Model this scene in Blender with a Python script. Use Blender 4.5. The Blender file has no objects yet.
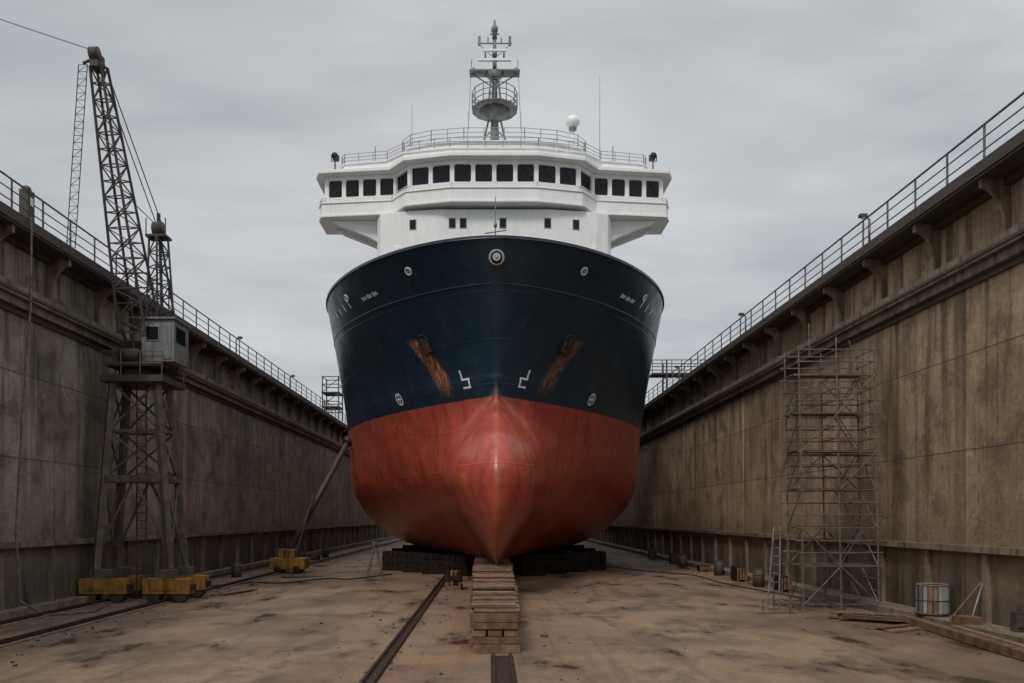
import bpy, math, random
from mathutils import Vector, Matrix
random.seed(7)
S = bpy.context.scene
S.view_settings.view_transform='Standard'
S.view_settings.look='None'
S.view_settings.exposure=0

# ------------------------------------------------------------------ materials
class NT:
    def __init__(s, tree):
        s.t=tree; s.n=tree.nodes; s.l=tree.links
    def new(s,typ,**k):
        n=s.n.new(typ)
        for a,b in k.items(): setattr(n,a,b)
        return n
    def set(s,sock,v):
        if isinstance(v,bpy.types.NodeSocket): s.l.new(v,sock)
        else: sock.default_value=v
    def math(s,op,a,b=0.0,c=None,clamp=False):
        n=s.new('ShaderNodeMath',operation=op); n.use_clamp=clamp
        s.set(n.inputs[0],a); s.set(n.inputs[1],b)
        if c is not None: s.set(n.inputs[2],c)
        return n.outputs[0]
    def mapr(s,v,a,b,c=0.0,d=1.0,smooth=False):
        n=s.new('ShaderNodeMapRange'); n.clamp=True
        if smooth: n.interpolation_type='SMOOTHSTEP'
        s.set(n.inputs['Value'],v); n.inputs['From Min'].default_value=a; n.inputs['From Max'].default_value=b
        n.inputs['To Min'].default_value=c; n.inputs['To Max'].default_value=d
        return n.outputs['Result']
    def mix(s,f,a,b,mode='MIX'):
        n=s.new('ShaderNodeMix',data_type='RGBA',blend_type=mode)
        s.set(n.inputs['Factor'],f)
        A=[i for i in n.inputs if i.name=='A' and i.type=='RGBA'][0]
        B=[i for i in n.inputs if i.name=='B' and i.type=='RGBA'][0]
        s.set(A,a if isinstance(a,bpy.types.NodeSocket) else (*a,1)); s.set(B,b if isinstance(b,bpy.types.NodeSocket) else (*b,1))
        return [o for o in n.outputs if o.type=='RGBA'][0]
    def noise(s,vec,scale,detail=5,rough=.55,dist=0.0):
        n=s.new('ShaderNodeTexNoise'); s.set(n.inputs['Vector'],vec)
        n.inputs['Scale'].default_value=scale; n.inputs['Detail'].default_value=min(detail,4.5)
        n.inputs['Roughness'].default_value=rough; n.inputs['Distortion'].default_value=dist
        return n.outputs['Fac']
    def scalev(s,vec,sc):
        n=s.new('ShaderNodeVectorMath',operation='MULTIPLY'); s.set(n.inputs[0],vec); n.inputs[1].default_value=sc
        return n.outputs[0]
    def val(s,c,f):
        hs=s.new('ShaderNodeHueSaturation'); s.l.new(c,hs.inputs['Color']); s.l.new(f,hs.inputs['Value']); return hs.outputs[0]
    def bump(s,h,strength=.3,dist=.05):
        n=s.new('ShaderNodeBump'); n.inputs['Strength'].default_value=strength; n.inputs['Distance'].default_value=dist
        s.set(n.inputs['Height'],h); return n.outputs[0]

def start(name):
    m=bpy.data.materials.new(name); m.use_nodes=True
    nt=NT(m.node_tree); b=m.node_tree.nodes['Principled BSDF']
    g=nt.new('ShaderNodeNewGeometry'); pos=g.outputs['Position']
    sx=nt.new('ShaderNodeSeparateXYZ'); nt.l.new(pos,sx.inputs[0])
    return m,nt,b,pos,sx.outputs

def simple(name,c1,c2,scale=3.0,rough=.6,metal=0.0,streak=0.0,streakc=(.1,.05,.025),bump=.1,spec=.5):
    m,nt,b,pos,x=start(name)
    n1=nt.noise(pos,scale,4,.6)
    c=nt.mix(nt.mapr(n1,.35,.65),c1,c2)
    if streak>0:
        v=nt.scalev(pos,(2.2,2.2,.22))
        k=nt.mapr(nt.noise(v,1.6,4,.65),.50,.68)
        c=nt.mix(nt.math('MULTIPLY',k,streak),c,streakc)
    nt.l.new(c,b.inputs['Base Color'])
    nt.l.new(nt.mapr(n1,.3,.7,rough*.8,min(1,rough*1.2)),b.inputs['Roughness'])
    b.inputs['Metallic'].default_value=metal
    b.inputs['Specular IOR Level'].default_value=spec
    if bump>.2: nt.l.new(nt.bump(nt.noise(pos,scale*4,4,.6),bump,.03),b.inputs['Normal'])
    return m

def wall_mat(name,ca,cb,cd,pw=5.2,darken=.7,rust=.5,chc=(.42,.38,.32)):
    m,nt,b,pos,x=start(name)
    big=nt.noise(pos,.15,4,.6,.5)
    c=nt.mix(nt.mapr(big,.36,.64,smooth=True),ca,cb)
    fy=nt.math('FLOOR',nt.math('DIVIDE',x[1],pw)); fz=nt.math('FLOOR',nt.math('DIVIDE',nt.math('SUBTRACT',x[2],2.6),3.05))
    cv=nt.new('ShaderNodeCombineXYZ'); nt.l.new(fy,cv.inputs[0]); nt.l.new(fz,cv.inputs[1])
    wn=nt.new('ShaderNodeTexWhiteNoise'); wn.noise_dimensions='3D'; nt.l.new(cv.outputs[0],wn.inputs['Vector'])
    c=nt.val(c,nt.mapr(wn.outputs['Value'],0,1,.80,1.12))
    med=nt.noise(pos,.6,4.5,.68,.5)
    c=nt.mix(nt.math('MULTIPLY',nt.mapr(med,.48,.66,smooth=True),.6),c,cd)
    c=nt.mix(nt.math('MULTIPLY',nt.mapr(med,.47,.34,smooth=True),.35),c,chc)
    # run-off stains hanging below the ledges
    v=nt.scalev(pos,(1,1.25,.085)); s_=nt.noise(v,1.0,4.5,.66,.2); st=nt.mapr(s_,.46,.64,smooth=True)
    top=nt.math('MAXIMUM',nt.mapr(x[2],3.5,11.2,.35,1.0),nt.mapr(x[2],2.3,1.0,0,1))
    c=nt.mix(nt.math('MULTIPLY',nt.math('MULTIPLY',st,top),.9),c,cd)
    v=nt.scalev(pos,(1,3.9,.10)); s2_=nt.noise(v,1.0,4,.6,.1)
    c=nt.mix(nt.math('MULTIPLY',nt.mapr(s2_,.59,.72,smooth=True),.45),c,chc)
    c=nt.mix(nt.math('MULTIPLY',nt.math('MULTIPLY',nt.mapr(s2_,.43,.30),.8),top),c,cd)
    rs=nt.math('MULTIPLY',nt.mapr(s_,.42,.32),nt.mapr(med,.40,.53))
    c=nt.mix(nt.math('MULTIPLY',rs,rust),c,(.19,.08,.032))
    fine=nt.noise(pos,5,4.5,.78)
    c=nt.val(c,nt.mapr(fine,.3,.7,.76,1.22))
    fr=nt.math('FRACT',nt.math('DIVIDE',x[1],pw)); ds=nt.math('ABSOLUTE',nt.math('SUBTRACT',fr,.5))
    s1=nt.math('GREATER_THAN',ds,.4950)
    zw=nt.math('ADD',x[2],nt.mapr(med,0,1,-.03,.03))
    s2=nt.math('MAXIMUM',nt.math('LESS_THAN',nt.math('ABSOLUTE',nt.math('SUBTRACT',zw,8.7)),.025),nt.math('LESS_THAN',nt.math('ABSOLUTE',nt.math('SUBTRACT',zw,5.65)),.025))
    sm=nt.math('MULTIPLY',nt.math('MAXIMUM',s1,s2),nt.mapr(fine,.35,.6,.45,1))
    c=nt.mix(nt.math('MULTIPLY',sm,.75),c,(.03,.024,.018))
    lo=nt.mapr(nt.math('ADD',x[2],nt.mapr(med,.3,.7,-1.2,1.2)),.8,3.6,darken,0)  # darker towards the wall base, upper edge broken up by noise
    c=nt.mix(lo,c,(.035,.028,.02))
    nt.l.new(c,b.inputs['Base Color'])
    nt.l.new(nt.mapr(st,0,1,.85,.5),b.inputs['Roughness'])
    h=nt.math('SUBTRACT',nt.math('ADD',fine,med),nt.math('MULTIPLY',sm,.6))
    nt.l.new(nt.bump(h,.5,.05),b.inputs['Normal'])
    return m

M={}
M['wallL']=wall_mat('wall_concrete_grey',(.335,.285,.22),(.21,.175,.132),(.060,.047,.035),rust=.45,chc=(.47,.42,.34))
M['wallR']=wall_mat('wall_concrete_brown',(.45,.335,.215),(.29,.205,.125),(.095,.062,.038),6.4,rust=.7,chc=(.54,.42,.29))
M['dark']=simple('dark_weathered_steel',(.045,.04,.035),(.075,.06,.046),2,.7,streak=.5)
M['ledge']=simple('ledge_concrete',(.26,.20,.14),(.13,.098,.07),1.1,.8,streak=.85,streakc=(.045,.033,.023),bump=.4)
M['rail']=simple('railing_steel',(.15,.155,.155),(.09,.08,.07),5,.55,.3)
M['crane']=simple('crane_paint_grey',(.085,.082,.074),(.045,.04,.034),2.5,.6,.2,streak=.8)
M['craneleg']=simple('crane_leg_weathered',(.15,.125,.10),(.075,.062,.05),2.5,.65,.1,streak=.9)
M['cab']=simple('cab_paint',(.20,.215,.22),(.13,.14,.145),2,.5,streak=.9)
M['yellow']=simple('worn_yellow_paint',(.42,.22,.03),(.24,.12,.02),2.5,.55,streak=.95,streakc=(.04,.025,.016))
M['galv']=simple('galvanised_scaffold',(.25,.235,.215),(.11,.095,.08),4,.5,.4)
M['wood']=simple('old_timber',(.21,.115,.062),(.09,.052,.030),3,.8,bump=.5)
M['wood2']=simple('grey_timber',(.26,.165,.10),(.13,.08,.05),4,.85,bump=.5)
M['dwood']=simple('shade_dark_timber',(.014,.011,.009),(.030,.021,.015),3,.9,bump=.5,spec=.15)  # near-black timber: the shade under the hull is put into its colour
M['plank']=simple('scaffold_board',(.11,.085,.06),(.07,.052,.038),3,.85)
M['steel']=simple('rail_steel',(.08,.045,.03),(.035,.026,.02),4,.45,.5)
M['white']=simple('ship_white_paint',(.86,.865,.86),(.79,.795,.79),.8,.4,streak=.16,streakc=(.5,.44,.36),bump=.03)
M['white2']=simple('marking_white',(.78,.78,.76),(.6,.6,.58),6,.5)
M['greyp']=simple('ship_grey_paint',(.33,.35,.36),(.25,.26,.27),2,.5,bump=.03)
M['mast']=simple('mast_paint',(.24,.25,.25),(.12,.12,.12),2,.5)
M['black']=simple('black_rubber',(.012,.012,.012),(.02,.02,.02),4,.6)
M['anchor']=simple('rusty_anchor',(.10,.05,.025),(.03,.02,.015),5,.8,bump=.5)
M['glass']=simple('bridge_glass',(.006,.008,.010),(.012,.015,.018),.4,.14,bump=0,spec=.3)
M['deck']=simple('deck_green',(.05,.09,.07),(.04,.06,.05),2,.7)
M['green']=simple('drum_grey',(.09,.095,.085),(.05,.055,.05),4,.5,streak=.8)
M['dirtyw']=simple('dirty_painted_metal',(.22,.20,.175),(.12,.105,.09),4,.6,streak=.8)

def floor_mat():
    m,nt,b,pos,x=start('dock_floor_concrete')
    big=nt.noise(pos,.12,4.5,.6,.8)
    c=nt.mix(nt.mapr(big,.36,.64,smooth=True),(.285,.190,.118),(.175,.118,.077))
    med=nt.noise(nt.scalev(pos,(1,.8,1)),.5,4.5,.70,.4)
    c=nt.mix(nt.math('MULTIPLY',nt.mapr(med,.44,.70,smooth=True),.6),c,(.085,.055,.036))
    c=nt.mix(nt.math('MULTIPLY',nt.mapr(med,.45,.32,smooth=True),.3),c,(.33,.235,.155))
    v=nt.scalev(pos,(1.6,.07,1)); tr=nt.noise(v,1,3,.6)
    c=nt.mix(nt.math('MULTIPLY',nt.mapr(tr,.46,.32),.45),c,(.10,.062,.04))
    cen=nt.mapr(nt.math('ABSOLUTE',nt.math('ADD',x[0],.9)),5.5,.5,0,1)
    c=nt.mix(nt.math('MULTIPLY',nt.math('MULTIPLY',cen,nt.mapr(med,.60,.42)),.45),c,(.21,.095,.048))
    pn=nt.noise(nt.scalev(pos,(.55,.30,1)),1,4.5,.64,.15)
    pm=nt.mapr(pn,.60,.66,smooth=True); darken=nt.mapr(pn,.49,.62,smooth=True)  # puddles, and the damp floor around them
    c=nt.mix(nt.math('MULTIPLY',darken,.55),c,(.075,.050,.034))
    c=nt.mix(nt.math('MULTIPLY',pm,.7),c,(.032,.024,.018))
    fn=nt.noise(pos,8,4.5,.8)
    c=nt.val(c,nt.mapr(fn,.3,.7,.74,1.22))
    sm=None
    for ax,p,w in((0,5.3,.4975),(1,6.0,.4972)):
        fr=nt.math('FRACT',nt.math('DIVIDE',nt.math('ADD',x[ax],1.7),p)); ds=nt.math('ABSOLUTE',nt.math('SUBTRACT',fr,.5))
        g=nt.math('GREATER_THAN',ds,w); sm=g if sm is None else nt.math('MAXIMUM',sm,g)
    sm=nt.math('MULTIPLY',sm,nt.mapr(fn,.4,.6,.2,1))
    c=nt.mix(nt.math('MULTIPLY',sm,.45),c,(.05,.035,.026))
    nt.l.new(c,b.inputs['Base Color'])
    r=nt.mapr(big,.35,.65,.55,.8)
    r=nt.math('SUBTRACT',r,nt.math('ADD',nt.math('MULTIPLY',pm,.28),nt.math('MULTIPLY',darken,.15))); nt.l.new(r,b.inputs['Roughness'])
    h=nt.math('MULTIPLY',nt.math('SUBTRACT',fn,nt.math('MULTIPLY',sm,.5)),nt.mapr(pm,0,1,1,.15)); nt.l.new(nt.bump(h,.5,.035),b.inputs['Normal'])
    return m
M['floor']=floor_mat()
M['quay']=simple('quay_concrete',(.17,.155,.135),(.12,.11,.10),.3,.85)

def hull_mat():
    m,nt,b,pos,x=start('hull_paint')
    big=nt.noise(pos,.42,4.5,.62,.2); md=nt.noise(pos,1.4,4.5,.7)
    navy=nt.mix(nt.mapr(big,.35,.65),(.007,.023,.040),(.013,.034,.055))
    sv=nt.noise(nt.scalev(pos,(1.6,1.6,.13)),1,4.5,.68)
    navy=nt.mix(nt.math('MULTIPLY',nt.mapr(sv,.53,.70),.35),navy,(.04,.062,.078))
    red=nt.mix(nt.mapr(big,.36,.62),(.52,.092,.052),(.39,.066,.041))
    red=nt.mix(nt.math('MULTIPLY',nt.mapr(sv,.47,.67),.6),red,(.19,.036,.026))
    red=nt.mix(nt.math('MULTIPLY',nt.mapr(md,.56,.68),.4),red,(.56,.20,.13))
    rd=nt.mapr(nt.noise(nt.scalev(pos,(2,2,.35)),1.6,4.5,.75,.4),.60,.70)
    red=nt.mix(nt.math('MULTIPLY',rd,.6),red,(.11,.05,.035))
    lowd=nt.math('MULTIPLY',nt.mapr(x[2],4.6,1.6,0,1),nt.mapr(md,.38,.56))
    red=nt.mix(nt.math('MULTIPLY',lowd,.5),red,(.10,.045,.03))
    wz=nt.math('ADD',x[2],nt.mapr(md,0,1,-.04,.04))
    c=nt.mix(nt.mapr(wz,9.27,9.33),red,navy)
    sc=nt.math('MULTIPLY',nt.mapr(wz,9.3,9.4),nt.mapr(wz,10.6,9.4))
    sc=nt.math('MULTIPLY',sc,nt.mapr(rd,0.1,.8))
    c=nt.mix(nt.math('MULTIPLY',sc,.45),c,(.16,.08,.05))
    dz=nt.math('SUBTRACT',12.3,x[2])
    cy=nt.math('SUBTRACT',40.75,nt.math('MULTIPLY',dz,.16))
    yy=nt.math('ABSOLUTE',nt.math('ADD',nt.math('SUBTRACT',x[1],cy),nt.mapr(md,.3,.7,-.10,.10)))
    mk=nt.mapr(yy,.46,.16)
    mk=nt.math('MULTIPLY',mk,nt.mapr(x[2],9.5,10.6)); mk=nt.math('MULTIPLY',mk,nt.mapr(x[2],12.6,12.35))
    st=nt.mapr(nt.noise(nt.scalev(pos,(5,6,.16)),1.2,3,.6),.36,.54,.15,1)
    mk=nt.math('MULTIPLY',mk,st)
    mk=nt.math('MULTIPLY',mk,nt.mapr(x[0],-.5,.8,1.0,.42))
    rc=nt.mix(nt.mapr(nt.noise(nt.scalev(pos,(3,3,.8)),2,3),.42,.58),(.60,.28,.07),(.24,.09,.025))
    c=nt.mix(mk,c,rc)
    sw=nt.math('MULTIPLY',nt.mapr(nt.math('ABSOLUTE',nt.math('SUBTRACT',x[0],.3)),.16,.02),nt.mapr(x[2],10.8,9.6))
    sw=nt.math('MULTIPLY',sw,nt.mapr(md,.42,.6))
    c=nt.mix(nt.math('MULTIPLY',sw,.5),c,(.38,.17,.07))
    nt.l.new(c,b.inputs['Base Color'])
    rr=nt.mapr(md,.3,.7,.27,.40); nt.l.new(rr,b.inputs['Roughness'])
    sm=None
    for ax,p,w in((2,2.05,.492),(1,5.5,.497)):
        fr=nt.math('FRACT',nt.math('DIVIDE',nt.math('ADD',x[ax],.35),p)); ds=nt.math('ABSOLUTE',nt.math('SUBTRACT',fr,.5))
        g=nt.mapr(ds,w-.01,w); sm=g if sm is None else nt.math('MAXIMUM',sm,g)
    h=nt.math('ADD',nt.noise(pos,.8,1.5,.5),nt.math('MULTIPLY',sm,.14))
    h=nt.math('ADD',h,nt.math('MULTIPLY',md,.06))
    nt.l.new(nt.bump(h,.55,.09),b.inputs['Normal'])
    return m
M['hull']=hull_mat()

# ------------------------------------------------------------------ mesh helpers
class MB:
    def __init__(s): s.v=[]; s.f=[]; s.mi=[]; s.mats=[]; s.sm=[]
    def mat(s,k):
        if k not in s.mats: s.mats.append(k)
        return s.mats.index(k)
    def add(s,vs,fs,k,smooth=False):
        o=len(s.v); s.v+= [tuple(v) for v in vs]; i=s.mat(k)
        for f in fs: s.f.append([a+o for a in f]); s.mi.append(i); s.sm.append(smooth)
    def box(s,x0,x1,y0,y1,z0,z1,k,M_=None):
        vs=[Vector((x,y,z)) for z in(z0,z1) for y in(y0,y1) for x in(x0,x1)]
        if M_: vs=[M_@v for v in vs]
        s.add(vs,[(0,2,3,1),(4,5,7,6),(0,1,5,4),(2,6,7,3),(0,4,6,2),(1,3,7,5)],k)
    def beam(s,a,b,r,k,n=6,r2=None,caps=True):
        a=Vector(a); b=Vector(b); d=b-a
        if d.length<1e-6: return
        q=d.to_track_quat('Z','Y'); r2=r if r2 is None else r2
        vs=[]
        for p,rr in((a,r),(b,r2)):
            for i in range(n):
                t=2*math.pi*(i+.5)/n; vs.append(p+q@Vector((rr*math.cos(t),rr*math.sin(t),0)))
        fs=[(i,(i+1)%n,n+(i+1)%n,n+i) for i in range(n)]
        if caps: fs+= [tuple(range(n-1,-1,-1)),tuple(range(n,2*n))]
        s.add(vs,fs,k,n>=8)
    def sq(s,a,b,w,h,k):
        a=Vector(a); b=Vector(b); d=b-a; q=d.to_track_quat('Y','Z')
        Mx=Matrix.Translation(a)@q.to_matrix().to_4x4()
        s.box(-w/2,w/2,0,d.length,-h/2,h/2,k,Mx)
    def prism(s,poly,z0,z1,k):
        n=len(poly); vs=[(x,y,z0) for x,y in poly]+[(x,y,z1) for x,y in poly]
        s.add(vs,[(i,(i+1)%n,n+(i+1)%n,n+i) for i in range(n)]+[tuple(range(n-1,-1,-1)),tuple(range(n,2*n))],k)
    def prismy(s,poly,y0,y1,k):
        n=len(poly); vs=[(x,y0,z) for x,z in poly]+[(x,y1,z) for x,z in poly]
        s.add(vs,[(i,(i+1)%n,n+(i+1)%n,n+i) for i in range(n)]+[tuple(range(n-1,-1,-1)),tuple(range(n,2*n))],k)
    def ring(s,c,r,t,axis,k,n=20):
        q=Vector(axis).to_track_quat('Z','Y'); c=Vector(c); m=6; vs=[];fs=[]
        for i in range(n):
            a=2*math.pi*i/n
            for j in range(m):
                b=2*math.pi*j/m; rr=r+t*math.cos(b)
                vs.append(c+q@Vector((rr*math.cos(a),rr*math.sin(a),t*math.sin(b))))
        for i in range(n):
            for j in range(m):
                fs.append((i*m+j,((i+1)%n)*m+j,((i+1)%n)*m+(j+1)%m,i*m+(j+1)%m))
        s.add(vs,fs,k,True)
    def ball(s,c,r,k,sz=1.0,n=14):
        vs=[];fs=[];c=Vector(c)
        for i in range(n+1):
            ph=math.pi*i/n
            for j in range(n): 
                t=2*math.pi*j/n; vs.append(c+Vector((r*math.sin(ph)*math.cos(t),r*math.sin(ph)*math.sin(t),r*sz*math.cos(ph))))
        for i in range(n):
            for j in range(n): fs.append((i*n+j,(i+1)*n+j,(i+1)*n+(j+1)%n,i*n+(j+1)%n))
        s.add(vs,fs,k,True)
    def lattice(s,p0,p1,w0,w1,n,r,k,rd=None):
        p0=Vector(p0);p1=Vector(p1);q=(p1-p0).to_track_quat('Z','Y'); rd=rd or r*.55
        L=[]
        for i in range(n+1):
            t=i/n; w=w0+(w1-w0)*t; c=p0.lerp(p1,t)
            L.append([c+q@Vector((a*w/2,b*w/2,0)) for a,b in((-1,-1),(1,-1),(1,1),(-1,1))])
        for j in range(4): s.beam(L[0][j],L[n][j],r,k)
        for i in range(n+1):
            for j in range(4): s.beam(L[i][j],L[i][(j+1)%4],rd,k,4)
        for i in range(n):
            for j in range(4):
                a,b=(j,(j+1)%4) if (i+j)%2 else ((j+1)%4,j)
                s.beam(L[i][a],L[i+1][b],rd,k,4)
    def obj(s,name,parent=None,bevel=0):
        me=bpy.data.meshes.new(name); me.from_pydata(s.v,[],s.f)
        for k in s.mats: me.materials.append(M[k])
        me.polygons.foreach_set('material_index',s.mi); me.polygons.foreach_set('use_smooth',s.sm)
        me.update()
        o=bpy.data.objects.new(name,me); S.collection.objects.link(o)
        if parent: o.parent=parent
        if bevel:
            bm=o.modifiers.new('bevel','BEVEL'); bm.width=bevel; bm.segments=2; bm.limit_method='ANGLE'
        return o
def empty(name):
    e=bpy.data.objects.new(name,None); S.collection.objects.link(e); return e

# ------------------------------------------------------------------ dock
YN,YF=-45.0,190.0
fl=MB(); fl.add([(-18,YN,0),(17,YN,0),(17,YF,0),(-18,YF,0)],[(0,1,2,3)],'floor'); fl.obj('dry_dock_floor')
XL,XR=-17.0,15.2
q=MB(); zq=13.86; B_=1500
o=[(-B_,-B_),(B_,-B_),(B_,B_),(-B_,B_)]; i_=[(XL-.9,YN-1),(XR+.9,YN-1),(XR+.9,YF+1),(XL-.9,YF+1)]
q.add([(x,y,zq) for x,y in o+i_],[(0,1,5,4),(1,2,6,5),(2,3,7,6),(3,0,4,7)],'quay'); q.obj('quay_ground')

OV=.8
def wall(side,Xw,mat,pw):
    w=MB(); X=lambda d: Xw-side*d
    def bx(d0,d1,y0,y1,z0,z1,k):
        a,b=sorted((X(d0),X(d1))); w.box(a,b,y0,y1,z0,z1,k)
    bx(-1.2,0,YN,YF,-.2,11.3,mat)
    bx(0,.28,YN,YF,2.42,2.62,'ledge')
    bx(-1.2,.42,YN,YF,11.3,11.72,'ledge')
    bx(0,.26,YN,YF,11.0,11.297,'ledge')
    bx(0,.10,YN,YF,10.78,10.997,'dark')
    bx(.42,.46,YN,YF,11.40,11.50,'dark')
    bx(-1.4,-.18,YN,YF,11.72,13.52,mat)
    bx(-1.4,OV,YN,YF,13.52,13.9,'dark')
    bx(OV,OV+.05,YN,YF,13.6,13.95,'dark')
    bx(-.18,.05,YN,YF,13.3,13.517,'dark')
    y=YN+2
    while y<YF-2:
        prof=[(X(-.18),11.72),(X(-.02),11.72)]
        for j in range(9):
            a=math.pi/2*j/8
            prof.append((X(-.02+.72*(1-math.cos(a))),12.0+1.25*math.sin(a)))
        prof+= [(X(.70),13.52),(X(-.18),13.52)]
        w.prismy(prof,y,y+.14,'ledge')
        y+=3.7
    y=YN+1
    while y<YF-1:
        bx(0,.16,y,y+.22,.0,2.42,'ledge'); y+=3.25
    y=YN+pw-((YN)%pw)+pw*.5
    while y<YF-1:
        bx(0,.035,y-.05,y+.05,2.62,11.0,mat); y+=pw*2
    bx(0,1.0 if side>0 else .6,YN,YF,0,.28,'ledge')
    return w.obj('dock_wall')
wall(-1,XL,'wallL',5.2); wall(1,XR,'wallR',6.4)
def endwall(y0,y1):
    w=MB(); w.box(XL-1.2,XR+1.2,y0,y1,-.2,13.7,'wallL')
    w.box(XL-1.2,XR+1.2,y0,y1,13.7,13.95,'dark'); w.obj('dock_end_wall')
endwall(YN-1.2,YN-.01); endwall(YF+.01,YF+1.2)

def railing(X,y0,y1,z,h=1.1,sp=1.9):
    r=MB(); y=y0
    while y<=y1:
        r.beam((X,y,z),(X,y,z+h),.035,'rail',6); y+=sp
    for t,rad in((1,.038),(.66,.024),(.33,.024)): r.beam((X,y0,z+h*t),(X,y1,z+h*t),rad,'rail',6)
    r.box(X-.01,X+.01,y0,y1,z+.0,z+.12,'rail')
    return r
railing(XL+OV-.06,YN,YF,13.9).obj('safety_railing'); railing(XR-OV+.06,YN,YF,13.9).obj('safety_railing')

def lamp(x,y,z,side,h=1.15):
    m=MB(); m.beam((x,y,z),(x,y,z+h),.045,'rail',8); m.beam((x,y,z+h),(x-side*.2,y,z+h+.15),.035,'rail')
    m.box(x-side*.25-.14,x-side*.25+.14,y-.1,y+.1,z+h+.08,z+h+.2,'dark'); m.ball((x-side*.25,y,z+h+.06),.08,'white2',.6,8)
    return m.obj('dock_lamp')
for y in(31,46,62,84): lamp(XR-OV+.3,y,13.9,1)
for y in(52,66,80): lamp(XL+OV-.3,y,13.9,-1)
m=MB(); m.beam((XL+.6,28.3,13.9),(XL+.6,28.3,14.3),.06,'dark'); m.box(XL+.45,XL+.78,28.1,28.5,14.0,15.05,'dark'); m.ball((XL+.6,28.3,15.1),.17,'dark',.8,8)
m.box(XL+.79,XL+.8,28.2,28.4,14.5,14.8,'white2'); m.obj('junction_box',bevel=.02)
m=MB(); pts=[(XL+.95,28.0,14),(XL+.93,28.0,11),(XL+.8,27.7,7),(XL+.7,27.5,3),(XL+.8,27.6,.6),(XL+1.3,28.2,.06),(XL+2.4,29.4,.05),(XL+2.0,31,.05)]
for a,b in zip(pts,pts[1:]): m.beam(a,b,.04,'galv',6)
m.obj('hanging_hose')

def floor_rail(X,y0,y1,gap,name):
    m=MB(); 
    m.box(X-gap/2,X+gap/2,y0,y1,.0,.012,'steel')
    for d in(-gap/2,gap/2):
        m.box(X+d-.035,X+d+.035,y0,y1,.0,.07,'steel')
        m.box(X+d-.07,X+d+.07,y0,y1,.0,.02,'steel')
    return m.obj(name)
floor_rail(-2.58,YN+2,150,.24,'floor_rail'); floor_rail(.3,YN+2,20.2,.42,'floor_rail')
def crane_rail(X):
    m=MB(); m.box(X-.22,X+.22,YN+2,150,0,.05,'ledge'); m.box(X-.05,X+.05,YN+2,150,.05,.17,'steel'); m.obj('crane_rail')
crane_rail(-15.75); crane_rail(-13.3)

# ------------------------------------------------------------------ keel blocks: layered timber baulks
def timber_stack(y,w,h,x=.13):
    m=MB(); lays=[.24,.18,.20,.17,.26]; t=sum(lays); z=0
    for i,l in enumerate(lays):
        l=l*h/t; j=lambda:random.uniform(-.025,.025); mat=random.choice(['wood','wood2','wood'])
        if i==2:
            for k in range(3):
                ww=w/3; m.box(x-w/2+k*ww+.025,x-w/2+(k+1)*ww-.025,y+.03+j(),y+1.18+j(),z,z+l-.012,random.choice(['wood','wood2']))
        else:
            for k in range(3):
                a=j()*1.6; e_=random.uniform(-.05,.03)
                m.box(x-w/2+a-e_,x+w/2+a+e_,y+k*.42+j()*.6,y+k*.42+.36,z,z+l-.014,mat if k==0 else random.choice(['wood','wood2']))
        z+=l
    return m
def crib(y,w,h,x,wa='dwood',wb='dwood'):
    m=MB(); n=4; lh=h/n
    for i in range(n):
        z0=i*lh; z1=z0+lh-.012; j=lambda:random.uniform(-.03,.03)
        if i%2==0:
            for k in range(2):
                yy=y+k*.62; a=j(); m.box(x-w/2+a,x+w/2+a,yy+j(),yy+.5,z0,z1,wa if random.random()<.6 else wb)
        else:
            for k in range(4):
                ww=w/4; m.box(x-w/2+k*ww+.02,x-w/2+(k+1)*ww-.02,y+j(),y+1.14+j(),z0,z1,wa if random.random()<.5 else wb)
    return m
e=empty('keel_blocks'); y=20.6; i=0
while y<125:
    t=min(1,(y-20.6)/16); m=timber_stack(y,1.25+.55*t,1.05+.22*t); i+=1
    z=1.05+.22*t; yy=y
    while yy<y+1.15:
        a=random.uniform(-.06,.06); wq=random.uniform(.17,.27); m.box(.13-(.60+.3*t)+a,.13+(.60+.3*t)+a,yy,yy+wq,z,z+.03+random.uniform(0,.04),random.choice(['wood','wood2','wood','dwood'])); yy+=.31
    m.obj('stack_%d'%i,e,.015); y+=1.36 if y<38 else 2.6
e=empty('bilge_blocks'); i=0
for x in(-6.4,-4.95,-3.5,-2.05,2.6,4.05,5.5,6.95):  # close dark rows block light so the space below the hull stays dark
    y0=45+abs(x-.2)*1.15
    for y in(y0,y0+5,y0+12,y0+22,y0+34):
        m=crib(y,1.40,1.27,x); i+=1; m.obj('stack_%d'%i,e)
m=crib(38.5,.75,.9,-1.75,'dwood','wood'); m.obj('timber_crib',bevel=.015)

# ------------------------------------------------------------------ ship
CX=.3; ZT=16.1; ZB=1.3; YE=130.; BM=10.25
def interp(x,pts):
    if x<=pts[0][0]: return pts[0][1]
    if x>=pts[-1][0]: return pts[-1][1]
    for i in range(len(pts)-1):
        if x<=pts[i+1][0]:
            x0,y0=pts[i];x1,y1=pts[i+1];h=x1-x0;t=(x-x0)/h
            m0=(pts[i+1][1]-pts[i-1][1])/(pts[i+1][0]-pts[i-1][0]) if i>0 else (y1-y0)/h
            m1=(pts[i+2][1]-pts[i][1])/(pts[i+2][0]-pts[i][0]) if i<len(pts)-2 else (y1-y0)/h
            return (2*t**3-3*t*t+1)*y0+(t**3-2*t*t+t)*h*m0+(-2*t**3+3*t*t)*y1+(t**3-t*t)*h*m1
YB=[(1.3,36.3),(1.9,35.1),(2.8,34.2),(4,33.6),(5.5,33.5),(7,34.5),(8.3,36.1),(9.3,37.4),(9.9,37.95),(10.6,38.05),(12,37.75),(14,37.0),(16.1,36.0)]
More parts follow.
